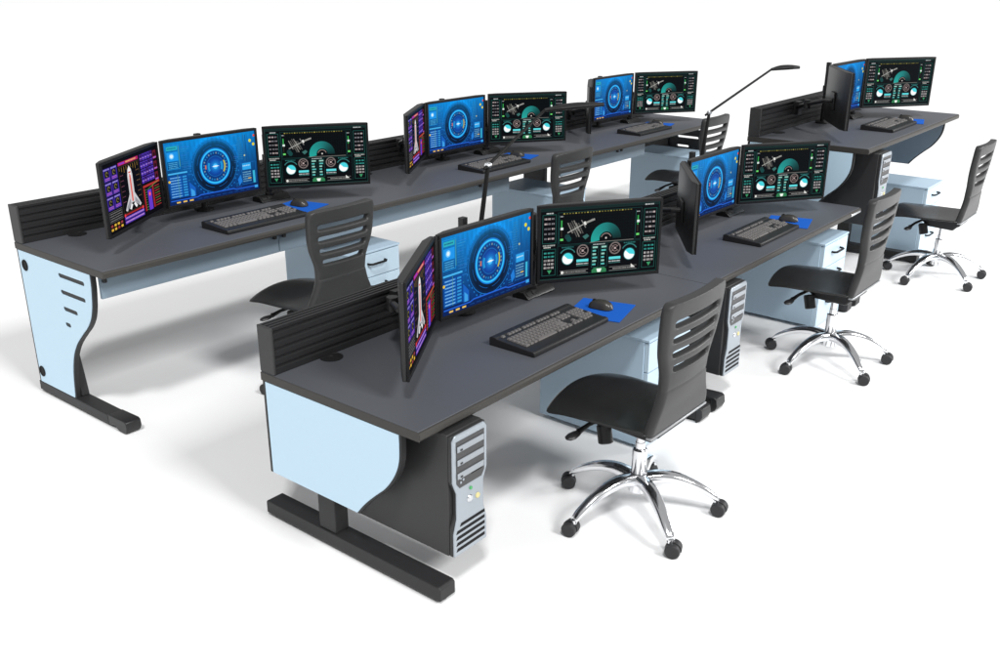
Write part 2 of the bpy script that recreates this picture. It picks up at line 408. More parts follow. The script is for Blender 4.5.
def scr_blue():
    s = Scr()
    def bg(x, y):
        d = math.hypot(x - 84, y - 44); t = y / 90
        r, g, b = 4 - 2*t, 152 - 108*t, 240 - 130*t
        side = min(1, abs(x - 84) / 84)
        k = 1 - .30*side*side*(.4 + .6*t)
        if d < 42:
            q = min(1, (42 - d) / 8); k *= 1 - q*(.42 + .22*t)
        else: k *= 1 + .18 * max(0, 1 - (d - 42)/7) * (1 - t)
        k *= .93 + .07*math.sin(x*1.7)*math.sin(y*2.3)
        return (r*k, min(255, g*k), min(255, b*k))
    s.grid(bg, 64, 36)
    for j in range(30):
        y = 3 + 2.9*j
        for x0, x1 in ((28, 44), (118, 128)):
            if rnd.random() < .55: s.text(x0, y, rnd.uniform(4, x1 - x0), (20 + rnd.random()*60, 110 + rnd.random()*60, 190 + rnd.random()*40), .55)
    for i in range(40):
        a = i*9; s.ring(84, 44, 40 + (i % 3), 41.6 + (i % 3), (24, 120, 200), a, a + 3, 2)
    s.ring(84, 44, 38.2, 39, (20, 120, 205))
    for i in range(8): s.ring(84, 44, 31 + .25*(i % 2), 31.6 + .25*(i % 2), (12, 95, 175), i*45 + 6, i*45 + 36, 8)
    def core(x, y):
        d = math.hypot(x - 84, y - 44) / 26
        k = max(0, 1 - d)
        return (6 + 110*k**3, 70 + 135*k**1.6, 140 + 110*k)
    s.ring(84, 44, 0, 25, (5, 62, 135))
    for i in range(9):
        k = i / 8; s.ring(84, 44, 0, 19 - 2.1*i, (4 + 30*k*k, 55 + 120*k*k, 120 + 110*k))
    s.ring(84, 44, 23.6, 25.6, (55, 200, 255)); s.ring(84, 44, 25.6, 27.2, (15, 120, 215)); s.ring(84, 44, 22.6, 23.6, (12, 110, 190))
    for i in range(28):
        a = i * 360/28; s.ring(84, 44, 18.6, 21.0, (30, 130, 190) if i % 3 else (120, 150, 160), a, a + 6, 2)
    s.ring(84, 44, 14.5, 15.3, (20, 110, 185)); s.ring(84, 44, 15.8, 18, (200, 190, 60), -35, 25, 10); s.ring(84, 44, 15.8, 18, (210, 120, 90), 168, 188, 5)
    s.ring(84, 44, 10, 13.6, (25, 150, 215), 150, 210, 12); s.ring(84, 44, 10, 13.6, (25, 150, 215), -30, 30, 12)
    s.disc(84, 44, 4, (70, 190, 255)); s.poly([(78,44),(84,42.6),(91,44),(84,45.4)], (225, 245, 255))
    # left column
    s.frame(3, 4, 21, 35, (30, 150, 225), .7); s.rect(4.5, 6, 18, 5.5, (40, 175, 190)); s.text(6, 8, 14, (15, 80, 120), 1.6)
    s.rect(4.5, 14, 18, 13, (25, 150, 235)); s.disc(12, 20, 2.6, (210, 240, 255)); s.disc(12, 20, 4.0, (120, 205, 255)); s.disc(12, 20, 2.4, (225, 245, 255))
    for i in range(4): s.text(6, 29 + 2.5*i, 15, (90, 190, 235), 1)
    s.rect(24, 6, 1.2, 30, (70, 140, 130)); 
    for i in range(11): s.text(27, 6 + 3.0*i, rnd.uniform(8, 17), (35, 125, 190), .8)
    s.rect(3, 44, 32, 2.2, (70, 180, 240)); s.rect(3, 48, 32, 33, (6, 70, 150))
    for i in range(8):
        s.rect(5, 50 + 3.9*i, 19, 2.3, (28, 120, 205)); s.text(6, 50.6 + 3.9*i, 16, (150, 205, 235), 1); s.rect(26, 50 + 3.9*i, 7, 2.2, (45, 150, 215))
    s.rect(18, 47, .7, 34, (80, 150, 120)); s.disc(4, 56, 1.8, (240, 200, 40))
    s.poly([(36, 60), (46, 70), (46, 84), (36, 84)], (18, 95, 190)); s.poly([(38, 70), (44, 75), (44, 82), (38, 82)], (60, 160, 230))
    s.poly([(122, 70), (128, 63), (130, 74), (124, 80)], (30, 125, 215))
    # right column
    for i in range(12): s.text(126, 7 + 2.9*i, 9, (55, 135, 170), .8)
    s.rect(137.5, 4, 1, 40, (40, 100, 140)); s.rect(141, 4, 1, 40, (20, 70, 120)); s.disc(138, 35, 1.4, (190, 200, 150))
    s.disc(150, 14, 2.4, (225, 220, 40)); s.disc(156, 20, 2.3, (225, 215, 40)); s.disc(158, 7, 1.8, (220, 70, 40))
    s.frame(130, 46, 27, 33, (25, 110, 190), .6); s.rect(132, 47, 16, 10, (45, 165, 235)); s.text(133, 50, 13, (190, 230, 245), 1.6)
    for i in range(5):
        s.text(132, 60 + 3.4*i, 15, (120, 185, 215), 1.4); s.rect(132, 61.8 + 3.4*i, 15, .7, (30, 100, 170))
    s.rect(141, 70, 6, 1.4, (225, 190, 60)); s.rect(150.5, 60, 4.2, 19, (55, 180, 215))
    # bottom bar
    s.rect(0, 82, 160, 8, (4, 34, 90)); s.poly([(3, 83.5), (48, 83.5), (54, 81.5), (112, 81.5), (118, 83.5), (157, 83.5), (157, 85), (118, 85), (112, 83.2), (54, 83.2), (48, 85), (3, 85)], (35, 100, 215))
    s.rect(152, 83, 6, 4, (60, 165, 235))
    for i in range(3): s.rect(12 + 11*i, 86.4, 6.5, 2.1, (235, 195, 95))
    for i in range(9): s.text(48 + 11*i, 86.8, 7, (20, 80, 150), 1)
    return s.mesh()

def scr_teal():
    s = Scr(); teal = (30, 92, 84); dim = (22, 62, 60); wht = (200, 205, 205)
    s.grid(lambda x, y: (2, 4, 5), 2, 2)
    s.rect(0, 0, 160, 4.0, (20, 40, 39)); s.frame(0, 0, 160, 90, (30, 74, 68), .6)
    s.text(8, 5.6, 9, wht, 1.6); s.text(140, 2.2, 12, wht, 1.6)
    for x0 in (3, 139):
        s.frame(x0, 8, 18, 36, teal, .6); s.frame(x0, 51, 18, 34, teal, .6)
        for r in range(5):
            for c in range(3):
                s.text(x0 + 2.6 + 4.8*c, 12 + 6.2*r, 3.6, (205, 190, 190) if rnd.random() < .5 else (130, 130, 135), 2.2)
        s.text(x0 + 1, 45.6, 16, (175, 180, 175), 1.8); s.text(x0 + 2, 48.2, 9, (210, 210, 205), 1.4)
        for r in range(5):
            for c in range(3):
                s.text(x0 + 2.6 + 4.8*c, 55 + 4.6*r, 3.4, (60, 170, 160) if r < 2 else (190, 185, 185), 2.0 if r < 2 else 2.6)
        s.poly([(x0 + 7, 78), (x0 + 13, 78), (x0 + 10, 83)], (60, 150, 100))
    # upper panel
    s.frame(23, 6, 113, 41, dim, .6)
    for i in range(24): s.rect(30 + 3.9*i, 7.2, 2.2, 1.4, (105, 100, 45) if i % 4 else (160, 150, 70))
    for i in range(26): s.rect(32 + 3.6*i, 10, .28, 36, (9, 26, 26))
    for j in range(9): s.rect(32, 11 + 4*j, 93, .28, (9, 26, 26))
    for x0, g in ((27, 0), (130, 3)):
        s.rect(x0 - 2.6, 9, .7, 36, (25, 80, 78)); s.rect(x0, 16, 1.8, 12, (55, 165, 80)); s.rect(x0 + .1, 28, 1.6, 9, (45, 40, 30)); s.rect(x0 - .4, 25 - g, 3.6, 3, (225, 240, 235)); s.rect(x0 - .6, 39, 4, 2.6, (110, 220, 110)); s.text(x0 - 1, 10.5, 4, wht, 1.3)
    # donut
    s.ring(88, 43, 9, 20.5, (34, 165, 155), 190, 90, 30, fade=(30, 125, 122)); s.ring(88, 43, 9, 20.5, (30, 125, 122), 90, 0, 24, fade=(8, 40, 40))
    s.ring(88, 43, 6.4, 7.4, (150, 135, 130), 20, 160, 20); s.disc(88, 42, 1.2, (215, 210, 205))
    s.rect(66, 46, 60, .8, (120, 120, 115))
    # orbiting station with solar arrays
    for k, (cx, cy) in enumerate(((41, 26), (46, 23.5), (52, 27), (47, 31))):
        for w in (-1.5, 1.5):
            s.line(cx - 3.4 + w, cy - 8 + abs(w), cx + 3.2 + w, cy + 7, 1.4, (84, 83, 80) if (k + (w > 0)) % 2 else (128, 126, 120))
    s.line(36, 32, 69, 17, 1.2, (165, 165, 160)); s.disc(59, 21.5, 2.3, (235, 235, 230)); s.line(60, 21, 72, 17, 2.4, (150, 150, 145)); s.line(54, 17, 60, 27, 1.2, (130, 130, 128))
    s.disc(36, 37, 3.6, (26, 60, 60)); s.disc(38, 40, 3.4, (20, 70, 68)); s.poly([(56, 38), (62, 35), (65, 38), (60, 42)], (60, 110, 105))
    # lower panel
    s.frame(23, 48, 113, 38, dim, .5)
    for cx in (37, 121):
        s.ring(cx, 63, 10.2, 11.6, (50, 120, 118), 30, 150, 24); s.text(cx - 8, 49.6, 16, (45, 120, 118), 1.4)
        s.ring(cx, 65, 7.0, 8.2, (30, 90, 92)); s.disc(cx, 65, 7.2, (120, 232, 238)); s.ring(cx, 65, 0, 7.0, (255, 255, 255), 140, 350, 30); s.ring(cx, 65, 0, 6.9, (70, 215, 226), -5, 130, 24)
    for cx in (57, 101):
        s.ring(cx, 56, 6.3, 8, (120, 110, 108)); s.ring(cx, 56, 3.6, 4.4, (150, 130, 128), 30, 330, 24); s.line(cx - 5, 60, cx + 5, 52, .7, (130, 115, 112)); s.line(cx - 5, 52, cx + 5, 60, .7, (130, 115, 112)); s.disc(cx, 56, 1.4, (190, 170, 168))
        s.rect(cx - 8, 67, 16, 3.4, (95, 220, 225)); s.text(cx - 8, 72, 16, wht, 1.6); s.rect(cx - 8, 74.6, 16, .7, (70, 130, 125))
    for x0 in (69, 81):
        s.frame(x0, 50, 9.5, 29, (28, 80, 78), .5)
        for r in range(6): s.rect(x0 + 1.4, 52 + 4.4*r, rnd.uniform(3, 7), 2.2, (85, 185, 180) if r % 2 else (150, 205, 190))
    s.text(71, 48.8, 16, (190, 195, 195), 1.2)
    s.poly([(70, 82), (73, 79.6), (87, 79.6), (90, 82), (90, 86), (70, 86)], (48, 125, 80)); s.poly([(76.5, 81), (83.5, 81), (82, 85.5), (78, 85.5)], (245, 255, 245))
    for x0 in (27, 94): s.rect(x0, 80, 38, .7, (120, 120, 118)); s.rect(x0, 84.6, 38, .7, (120, 120, 118)); s.text(x0 + 5, 81.8, 30, (150, 150, 148), 1.6)
    s.disc(30, 82.5, 1.8, (235, 235, 230)); s.poly([(124, 78), (130, 83), (124, 83)], (225, 225, 220))
    return s.mesh()

def scr_purple():
    s = Scr(); pur = (78, 48, 172); mag = (180, 36, 100); red = (160, 36, 40)
    s.grid(lambda x, y: (3, 2, 6), 2, 2)
    for i in range(2):
        for j in range(3):
            x0, y0 = 4 + 19*i, 6 + 18.5*j; s.rect(x0, y0, 17.5, 17, (60, 40, 150)); s.text(x0 + 1, y0 + .8, 15, (170, 160, 225), 1.6)
            s.rect(x0 + 2.5, y0 + 3.4, 12, 8, (14, 12, 22)); s.ring(x0 + 8.5, y0 + 7.4, 2, 3.2, (130, 120, 60), 0, 300, 14); s.rect(x0 + 2, y0 + 12.4, 13, 1.2, (160, 90, 190)); s.text(x0 + 2, y0 + 14.4, 13, (190, 110, 200), 1)
    s.frame(4, 62, 36, 14, (95, 95, 95), .6)
    for j in range(4): s.text(6, 64 + 3*j, 32, (130, 130, 130), 1.2)
    for j in range(2):
        for i in range(4): s.rect(5 + 9*i, 78.5 + 5*j, 5.5, 3, (225, 180, 60) if (i + j) % 3 else (150, 60, 60))
    s.rect(44, 5, 58, 4.2, mag); s.rect(46, 6, 16, 2, (140, 60, 200)); s.text(66, 6, 30, (245, 190, 110), 1.8)
    s.frame(44, 10.5, 58, 62, (70, 60, 40), .6)
    for i in range(9): s.rect(46 + 6.4*i, 12, .6, 4 + (i*7) % 5, (190, 150, 60))
    for j in range(6): s.text(46, 22 + 7*j, 9, (120, 70, 90), 1); s.text(91, 22 + 7*j, 9, (120, 90, 60), 1)
    # winged spacecraft seen from above
    _p = s.poly; s.poly = lambda pts, col: _p([(73 + (x - 73)*1.45, y) for x, y in pts], col)
    s.poly([(73, 13), (69.5, 18), (68, 26), (68, 50), (62, 60), (57, 69), (60, 71), (69, 63), (73, 62), (77, 63), (86, 71), (89, 69), (84, 60), (78, 50), (78, 26), (76.5, 18)], (205, 205, 208))
    s.poly([(73, 14), (70.5, 19), (70, 30), (73, 32), (76, 30), (75.5, 19)], (245, 240, 240)); s.rect(71, 26, 4, 34, (225, 170, 165)); s.rect(72.2, 24, 1.6, 37, (215, 60, 50)); s.rect(70.8, 21, 4.4, 2, (215, 70, 60))
    s.poly([(69, 63), (65, 69), (68, 71), (72, 65)], (240, 240, 242)); s.poly([(77, 63), (81, 69), (78, 71), (74, 65)], (240, 240, 242)); s.poly([(60, 66), (68, 56), (69, 62), (61, 70)], (150, 150, 158)); s.poly([(86, 66), (78, 56), (77, 62), (85, 70)], (150, 150, 158))
    s.poly = _p
    s.rect(44, 73.5, 58, 2.2, red); s.disc(46, 75, 2.2, (235, 60, 70)); s.disc(99, 75, 2.2, (235, 60, 70))
    for j in range(2): s.rect(44, 77 + 5.2*j, 58, 4.2, pur); s.text(46, 78 + 5.2*j, 54, (205, 150, 215), 1.8)
    for j in range(4):
        for i in range(5):
            s.rect(106 + 8*i, 5 + 10.2*j, 7, 9, pur if (i + j) % 4 else (70, 30, 130)); s.rect(107.2 + 8*i, 6.6 + 10.2*j, 4.4, 2, (25, 15, 60)); s.text(107 + 8*i, 10 + 10.2*j, 5, (190, 150, 225), 1.4)
    for j in range(3): s.rect(147, 6 + 15*j, 10, 12, (95, 25, 40)); s.disc(152, 12 + 15*j, 3.0, (30, 8, 20)); s.rect(147, 15 + 15*j, 10, 2, (170, 90, 190))
    s.rect(106, 48, 52, 3, (175, 48, 44)); s.rect(106, 52, 4, 31, red); s.rect(133, 52, 4.5, 31, red); s.rect(118, 56, 12, 28, (100, 55, 200)); s.disc(124, 62, 3, (235, 60, 90)); s.disc(124, 62, 1.6, (250, 130, 130))
    for j in range(9): s.rect(111, 54 + 3.4*j, rnd.uniform(3, 6), 1.2, (70, 120, 60)); s.text(140, 54 + 3.4*j, 16, (110, 130, 60) if j % 2 else (190, 60, 60), 1.3)
    s.line(118, 55, 154, 49, .6, (90, 170, 90))
    return s.mesh()

SCREENS = {'M': scr_blue(), 'R': scr_teal(), 'L': scr_purple()}

# ------------------------------------------------------------------ monitors
MW, MH, MZ = .544, .323, .079
def build_monitor(kind, label, loc, rz):
    t = thing('monitor', label, 'monitor', loc, rz, 'flat monitors on swing arms')
    b = .012
    c = MB()
    c.prism([(-MW/2, .004), (MW/2, .004), (MW/2, .018), (MW/2 - .06, .034), (-MW/2 + .06, .034), (-MW/2, .018)], MZ, MZ + MH, 'z')
    obj('casing', c, 'plastic', t, bevel=.003)
    f = MB()
    for x0, x1, z0, z1 in ((-MW/2, MW/2, MZ, MZ + b + .002), (-MW/2, MW/2, MZ + MH - b, MZ + MH), (-MW/2, -MW/2 + b, MZ + b + .002, MZ + MH - b), (MW/2 - b, MW/2, MZ + b + .002, MZ + MH - b)):
        f.box(x0, x1, -.004, .0038, z0, z1)
    obj('bezel', f, 'bezel', t, bevel=.0012)
    s = bpy.data.objects.new('screen', SCREENS[kind]); COL.objects.link(s); s.parent = t; s.location = (0, .0026, MZ + b + .002)
    # mounting: plate on the back, jointed arm to the slat rail (wings) or a post (centre)
    zc = MZ + .14
    pl = obj('mount_plate', MB().box(-.05, .05, .0345, .045, zc - .05, zc + .05), 'plastic', t, bevel=.003)
    a = MB()
    if kind == 'M':
        px, py = .025, .150
        a.lathe([(.045, .0005), (.045, .008), (.03, .012), (.0155, .014), (.0155, .350), (.012, .352)], (px, py, 0), 'z', 20)
        a.tube([(px, py, zc), (.01, .09, zc), (0, .046, zc)], .014, 12)
        a.lathe([(.022, zc - .022), (.022, zc + .022)], (px, py, 0), 'z', 16)
        a.box(px - .014, px + .014, py - .012, py + .012, .348, .388)
    else:
        sg = -1 if kind == 'L' else 1
        cr, sr = math.cos(rz), math.sin(rz)
        # rail point in local coordinates: rail face at depth .078, a little toward the middle of the desk
        wx, wy = (.235, .435 - .079) if kind == 'L' else (-.145, .451 - .215)
        zk = .125 if kind == 'L' else zc
        lx, ly = wx*cr + wy*sr, -wx*sr + wy*cr
        j = Vector((0, .046, zc)); k = Vector((lx, ly, zk)); mid = (j + k) / 2 + Vector((0, .035, 0))
        a.tube([j, j + Vector((0, .03, 0)), mid], .013, 12); a.tube([mid, (mid + k)/2, k], .013, 12)
        a.lathe([(.021, mid.z - .026), (.021, mid.z + .026)], (mid.x, mid.y, 0), 'z', 16)
        if kind == 'L':
            q = MB().box(-.034, .034, -.030, .002, -.040, .040)
            q.v = [(lx + v[0]*cr + v[1]*sr, ly - v[0]*sr + v[1]*cr, zk + v[2]) for v in q.v]
            a.add(q.v, q.f)
        else: a.lathe([(.024, zk - .022), (.024, zk + .022)], (lx, ly, 0), 'z', 18)
    obj('swing_arm', a, 'plastic', t, ang=40)
    return t
TPL = {'L': (.343, .435, .578), 'M': (.856, .297, -.014), 'R': (1.389, .451, -.599)}
ST = {'B1': (.026, 0, HB), 'B2': (LB/3 + .014, 0, HB), 'B3': (2*LB/3 + .017, 0, HB),
      'A1': (XA1 + .003, YA, HA1), 'A2': (XA2 + .004, YA, HA2), 'A3': (XA3 - .065, YA, HA3)}
WHERE = {'B1': 'left end of the long rear desk', 'B2': 'middle of the long rear desk', 'B3': 'right end of the long rear desk',
         'A1': 'nearest front desk', 'A2': 'middle front desk', 'A3': 'raised far right desk'}
def prep(s): return ('at the ' if s[0] == 'B' else 'on the ') + WHERE[s]
PIC = {'L': 'monitor showing a purple spacecraft display ', 'M': 'monitor showing a blue dial display ', 'R': 'monitor showing black and teal gauges '}
BACKS = {'A2': 'monitor with its black back turned to view ', 'A3': 'monitor with its black back turned to view ', 'B3': 'black monitor seen nearly edge-on '}
protos = {}
for s in ('A1', 'A2', 'A3', 'B1', 'B2', 'B3'):
    for k in 'LMR':
        x0, y0, h = ST[s]; tx, td, a = TPL[k]
        lab = (BACKS[s] if k == 'L' and s in BACKS else PIC[k]) + prep(s)
        loc = (x0 + tx, y0 - td, h)
        if s == 'A2' and k == 'L': a += R(2.5)
        if k not in protos: protos[k] = build_monitor(k, lab, loc, a)
        else: dup(protos[k], loc, a, lab)

# ------------------------------------------------------------------ keyboards
KB_W, KB_D = .478, .206
def kb_keys():
    rows = []
    uw = .0190; gap = .0028
    ys = [.092, .062, .043, .024, .005, -.014]
    def row(y, xs, hgt=.0152):
        for x0, w in xs: rows.append((x0, y, w, hgt))
    # function row
    x = -.215; xs = [(x, 1)]
    for g in range(3): xs += [(x + .036 + g*.088 + i*.0195, 1) for i in range(4)]
    xs += [(.085 + i*.0195, 1) for i in range(3)]
    row(ys[0], xs, .012)
    for r in range(1, 6):
        if r < 5: xs = [(-.215 + i*.0195, 1) for i in range(15 if r < 3 else 13)]
        else: xs = [(-.215, 1.3), (-.188, 1.1), (-.165, 1.1), (-.142, 6.2), (-.017, 1.1), (.006, 1.1), (.029, 1.1), (.052, 1.2)]
        if r in (3, 4): xs[-1] = (xs[-1][0], 2.6)
        if r < 3: xs += [(.085 + i*.0195, 1) for i in range(3)]
        elif r == 4: xs += [(.1045, 1)]
        elif r == 5: xs += [(.085 + i*.0195, 1) for i in range(3)]
        xs += [(.153 + i*.0195, 1) for i in range(3 if r not in (1, 2, 4) else 4)]
        row(ys[r], xs)
    return [(x0, y, uw*w - gap if w == 1 else uw*w - gap, hgt) for x0, y, w, hgt in rows]
SLOPE = math.atan2(.014, KB_D)
def kz(y): return .0185 + (y + KB_D/2) * math.tan(SLOPE)
def key_mb(w, hgt):
    m = MB(); a = .0022; m.add([(0, -hgt/2, 0), (w, -hgt/2, 0), (w, hgt/2, 0), (0, hgt/2, 0), (a, -hgt/2 + a, .0055), (w - a, -hgt/2 + a, .0055), (w - a, hgt/2 - a*.6, .0055), (a, hgt/2 - a*.6, .0055)],
        [(3,2,1,0),(4,5,6,7),(0,1,5,4),(1,2,6,5),(2,3,7,6),(3,0,4,7)]); return m
def build_keyboard(label, loc, rz, single):
    t = thing('keyboard', label, 'keyboard', loc, rz, 'black keyboards in front of the monitors')
    y0, y1 = -KB_D/2, KB_D/2
    obj('case', MB().prism([(y0, .004), (y0 + .006, .0005), (y1, .0005), (y1, .030), (y1 - .012, .0355), (y1 - .030, .0345), (y1 - .034, kz(y1 - .034) + .001), (y0 + .022, kz(y0 + .022)), (y0 + .018, kz(y0 + .018) + .002), (y0 + .004, .0200), (y0, .016)], -KB_W/2, KB_W/2), 'kb', t, bevel=.0025)
    keys = kb_keys()
    if single:
        meshes = {}
        for x, y, w, hg in keys:
            kk = (round(w, 4), hg)
            if kk not in meshes:
                o = obj('key', key_mb(w, hg), 'key', t, smooth=False); meshes[kk] = o.data
            else:
                o = bpy.data.objects.new('key', meshes[kk]); COL.objects.link(o); o.parent = t
            o.location = (x, y - .028, kz(y - .028) + .0004); o.rotation_euler = (SLOPE, 0, 0)
    else:
        mb = MB()
        for x, y, w, hg in keys:
            k = key_mb(w, hg); mb.add([(x + v[0], y - .028 + v[1], kz(y - .028 + v[1]) + .0004 + v[2]) for v in k.v], k.f)
        obj('keys', mb, 'key', t, smooth=False)
    return t
KB = (.917, .552)
kb_small = None
KOFF = {'B1': .0, 'B2': .02, 'B3': .02, 'A1': 0, 'A2': .02, 'A3': .0}
BASE = {'B1': (0, 0, HB), 'B2': (LB/3, 0, HB), 'B3': (2*LB/3, 0, HB), 'A1': (XA1, YA, HA1), 'A2': (XA2, YA, HA2), 'A3': (XA3, YA, HA3)}
def at(s, x, d, z=0, o=0): b = BASE[s]; return (b[0] + x + o, b[1] - d, b[2] + z)
kproto = build_keyboard('long black keyboard with grey keys ' + prep('A1'), at('A1', *KB), 0, True)
for s in ('A2', 'B1', 'A3', 'B2', 'B3'):
    lab = 'black keyboard with grey keys ' + prep(s)
    if s in ('A2', 'B1'): dup(kproto, at(s, *KB, o=KOFF[s]), 0, lab)
    elif kb_small is None: kb_small = build_keyboard(lab, at(s, *KB, o=KOFF[s]), 0, False)
    else: dup(kb_small, at(s, *KB, o=KOFF[s]), 0, lab)

# ------------------------------------------------------------------ mouse pads and mice
PADX, PADD, PADR = 1.255, .555, R(15)
pad0 = mouse0 = None
def build_mouse(label, loc, rz):
    t = thing('mouse', label, 'mouse', loc, rz, 'computer mice on blue pads')
    mb = MB(); nx, ny = 10, 14; vs = []; L, W, H = .108, .062, .033
    for j in range(ny + 1):
        v = j / ny; y = -L/2 + L*v
        wy = W/2 * (1 - abs(2*v - 1)**3.2)**.45 * (1 - .12*math.sin(PI*v)) + .0005
        hy = H * (math.sin(PI * (.08 + .92*v**.8 if v < 1 else 1))**.75 if 0 < v < 1 else 0)
        hy = H * max(0, (1 - abs((v - .42)/.58 if v > .42 else (.42 - v)/.42)**2.4))**.6
        for i in range(nx + 1):
            u = -1 + 2*i/nx; vs.append((u*wy, y, .0035 + hy * (1 - abs(u)**2.6)**.6))
    fs = [(j*(nx+1)+i, j*(nx+1)+i+1, (j+1)*(nx+1)+i+1, (j+1)*(nx+1)+i) for j in range(ny) for i in range(nx)]
    mb.add(vs, fs)
    n = len(mb.v); ring = [j*(nx+1) for j in range(ny+1)] + [j*(nx+1)+nx for j in range(ny, -1, -1)]
    mb.f.append(tuple(reversed(ring)))
    obj('shell', mb, 'mouse', t, ang=70)
    obj('scroll_wheel', MB().lathe([(.011, -.0035), (.012, 0), (.011, .0035)], (0, .028, .0245), 'x', 16), 'rubber', t)
    obj('base_glow_strip', MB().prism([(.026*math.cos(a*PI/10)*(.9), .047*math.sin(a*PI/10)) for a in range(20)], .0003, .0033, 'z'), 'plastic', t)
    return t
for s in ('A1', 'A2', 'B1', 'A3', 'B2', 'B3'):
    x, y, z = at(s, PADX, PADD - (.09 if s[0] == 'B' else 0), .0004, KOFF[s])
    lab = 'bright blue square mouse pad ' + prep(s)
    if pad0 is None:
        mbp = MB().box(-.112, .112, -.112, .112, 0, .0035)
        pad0 = tag(obj('mouse_pad', mbp, 'pad', bevel=.001, loc=(x, y, z)), lab, 'mouse pad', 'blue mouse pads'); pad0.rotation_euler = (0, 0, PADR)
    else: dup(pad0, (x, y, z), PADR, lab)
    ml = 'dark mouse on the blue pad ' + prep(s); loc = (x + .012, y + .008, z + .0036)
    if mouse0 is None: mouse0 = build_mouse(ml, loc, R(6))
    else: dup(mouse0, loc, R(6), ml)

# ------------------------------------------------------------------ clamp stands between the dial and gauge monitors
def build_stand(label, loc):
    t = thing('monitor_stand', label, 'stand', loc, 0, 'clamp stands behind the screens')
    obj('base', MB().prism([(-.045, .0005), (.040, .0005), (.040, .022), (.020, .030), (-.018, .030), (-.041, .010)], -.085, .105), 'plastic', t, bevel=.003)
    sl = math.atan2(.020, .023)
    for x in (-.060, -.022):
        o = obj('clamp_knob', MB().box(-.014, .014, -.009, .009, 0, .0025), 'cap', t, bevel=.001); o.location = (x, -.0300, .0200); o.rotation_euler = (sl, 0, 0)
    p = obj('pole', MB().lathe([(.024, .0301), (.024, .040), (.0165, .044), (.0165, .345), (.013, .349)], (0, 0, 0), 'z', 20), 'plastic', t)
    obj('collar', MB().lathe([(.021, .150), (.021, .175)], (0, 0, 0), 'z', 20), 'cap', p)
    return t
s0 = None
for s in ('A1', 'A2', 'B1', 'A3', 'B2', 'B3'):
    x0, y0, h = ST[s]
    lab = 'black clamp stand between the dial and gauge monitors ' + prep(s); loc = (x0 + 1.244, y0 - .215, h)
    lab = lab.replace('black clamp stand', 'small clamp stand').replace('dial and gauge', 'blue and teal') if len(lab.split()) > 16 else lab
    if len(lab.split()) > 16: lab = 'black clamp stand behind the teal monitor ' + prep(s)
    if s0 is None: s0 = build_stand(lab, loc)
    else: dup(s0, loc, 0, lab)

# ------------------------------------------------------------------ drawer pedestals
PW, PD = .355, .54
def build_ped(label, loc):
    t = thing('drawer_pedestal', label, 'drawer unit', loc, 0, 'pale blue drawer pedestals')
    z0, z1 = .018, .500
    c = obj('carcass', MB().box(0, PW, 0, -PD + .022, z0, z1 - .012), 'ped', t, bevel=.002)
    obj('top', MB().box(-.002, PW + .002, .002, -PD - .002, z1 - .0115, z1), 'ped', c, bevel=.002)
    h = [(z0 + .002, z0 + .222), (z0 + .226, z0 + .334), (z0 + .338, z1 - .016)]
    for a, b in h:
        d = obj('drawer', MB().box(.004, PW - .004, -PD + .0215, -PD, a, b), 'ped_front', t, bevel=.002)
        zc = (a + b)/2 + .012
        obj('handle', MB().tube([(PW/2 - .062, -PD + .002, zc), (PW/2 - .060, -PD - .016, zc), (PW/2 - .048, -PD - .026, zc), (PW/2 + .048, -PD - .026, zc), (PW/2 + .060, -PD - .016, zc), (PW/2 + .062, -PD + .002, zc)], .0062, 10), 'lamp', d)
    for x in (.045, PW - .045):
        for y in (-.05, -PD + .06):
            obj('glide', MB().lathe([(.020, 0), (.020, .0175)], (x, y, 0), 'z', 18), 'rubber', t)
    return t
p0 = None
POFF = {'B1': .01, 'B2': .0, 'B3': .0, 'A1': 0, 'A2': .03, 'A3': .03}
PLAB = {'B1': 'pale blue drawer pedestal behind the chair at the long rear desk, left end', 'B2': 'pale blue drawer pedestal under the middle of the long rear desk', 'B3': 'pale blue drawer pedestal under the right end of the long rear desk',
        'A1': 'pale blue drawer pedestal under the nearest front desk', 'A2': 'pale blue drawer pedestal with black handle under the middle front desk', 'A3': 'pale blue drawer pedestal standing well below the raised desk'}
for s in ('A1', 'A2', 'A3', 'B1', 'B2', 'B3'):
    b = BASE[s]; loc = (b[0] + 1.345 + POFF[s], b[1] - .195, 0)
    if p0 is None: p0 = build_ped(PLAB[s], loc)
    else: dup(p0, loc, 0, PLAB[s])

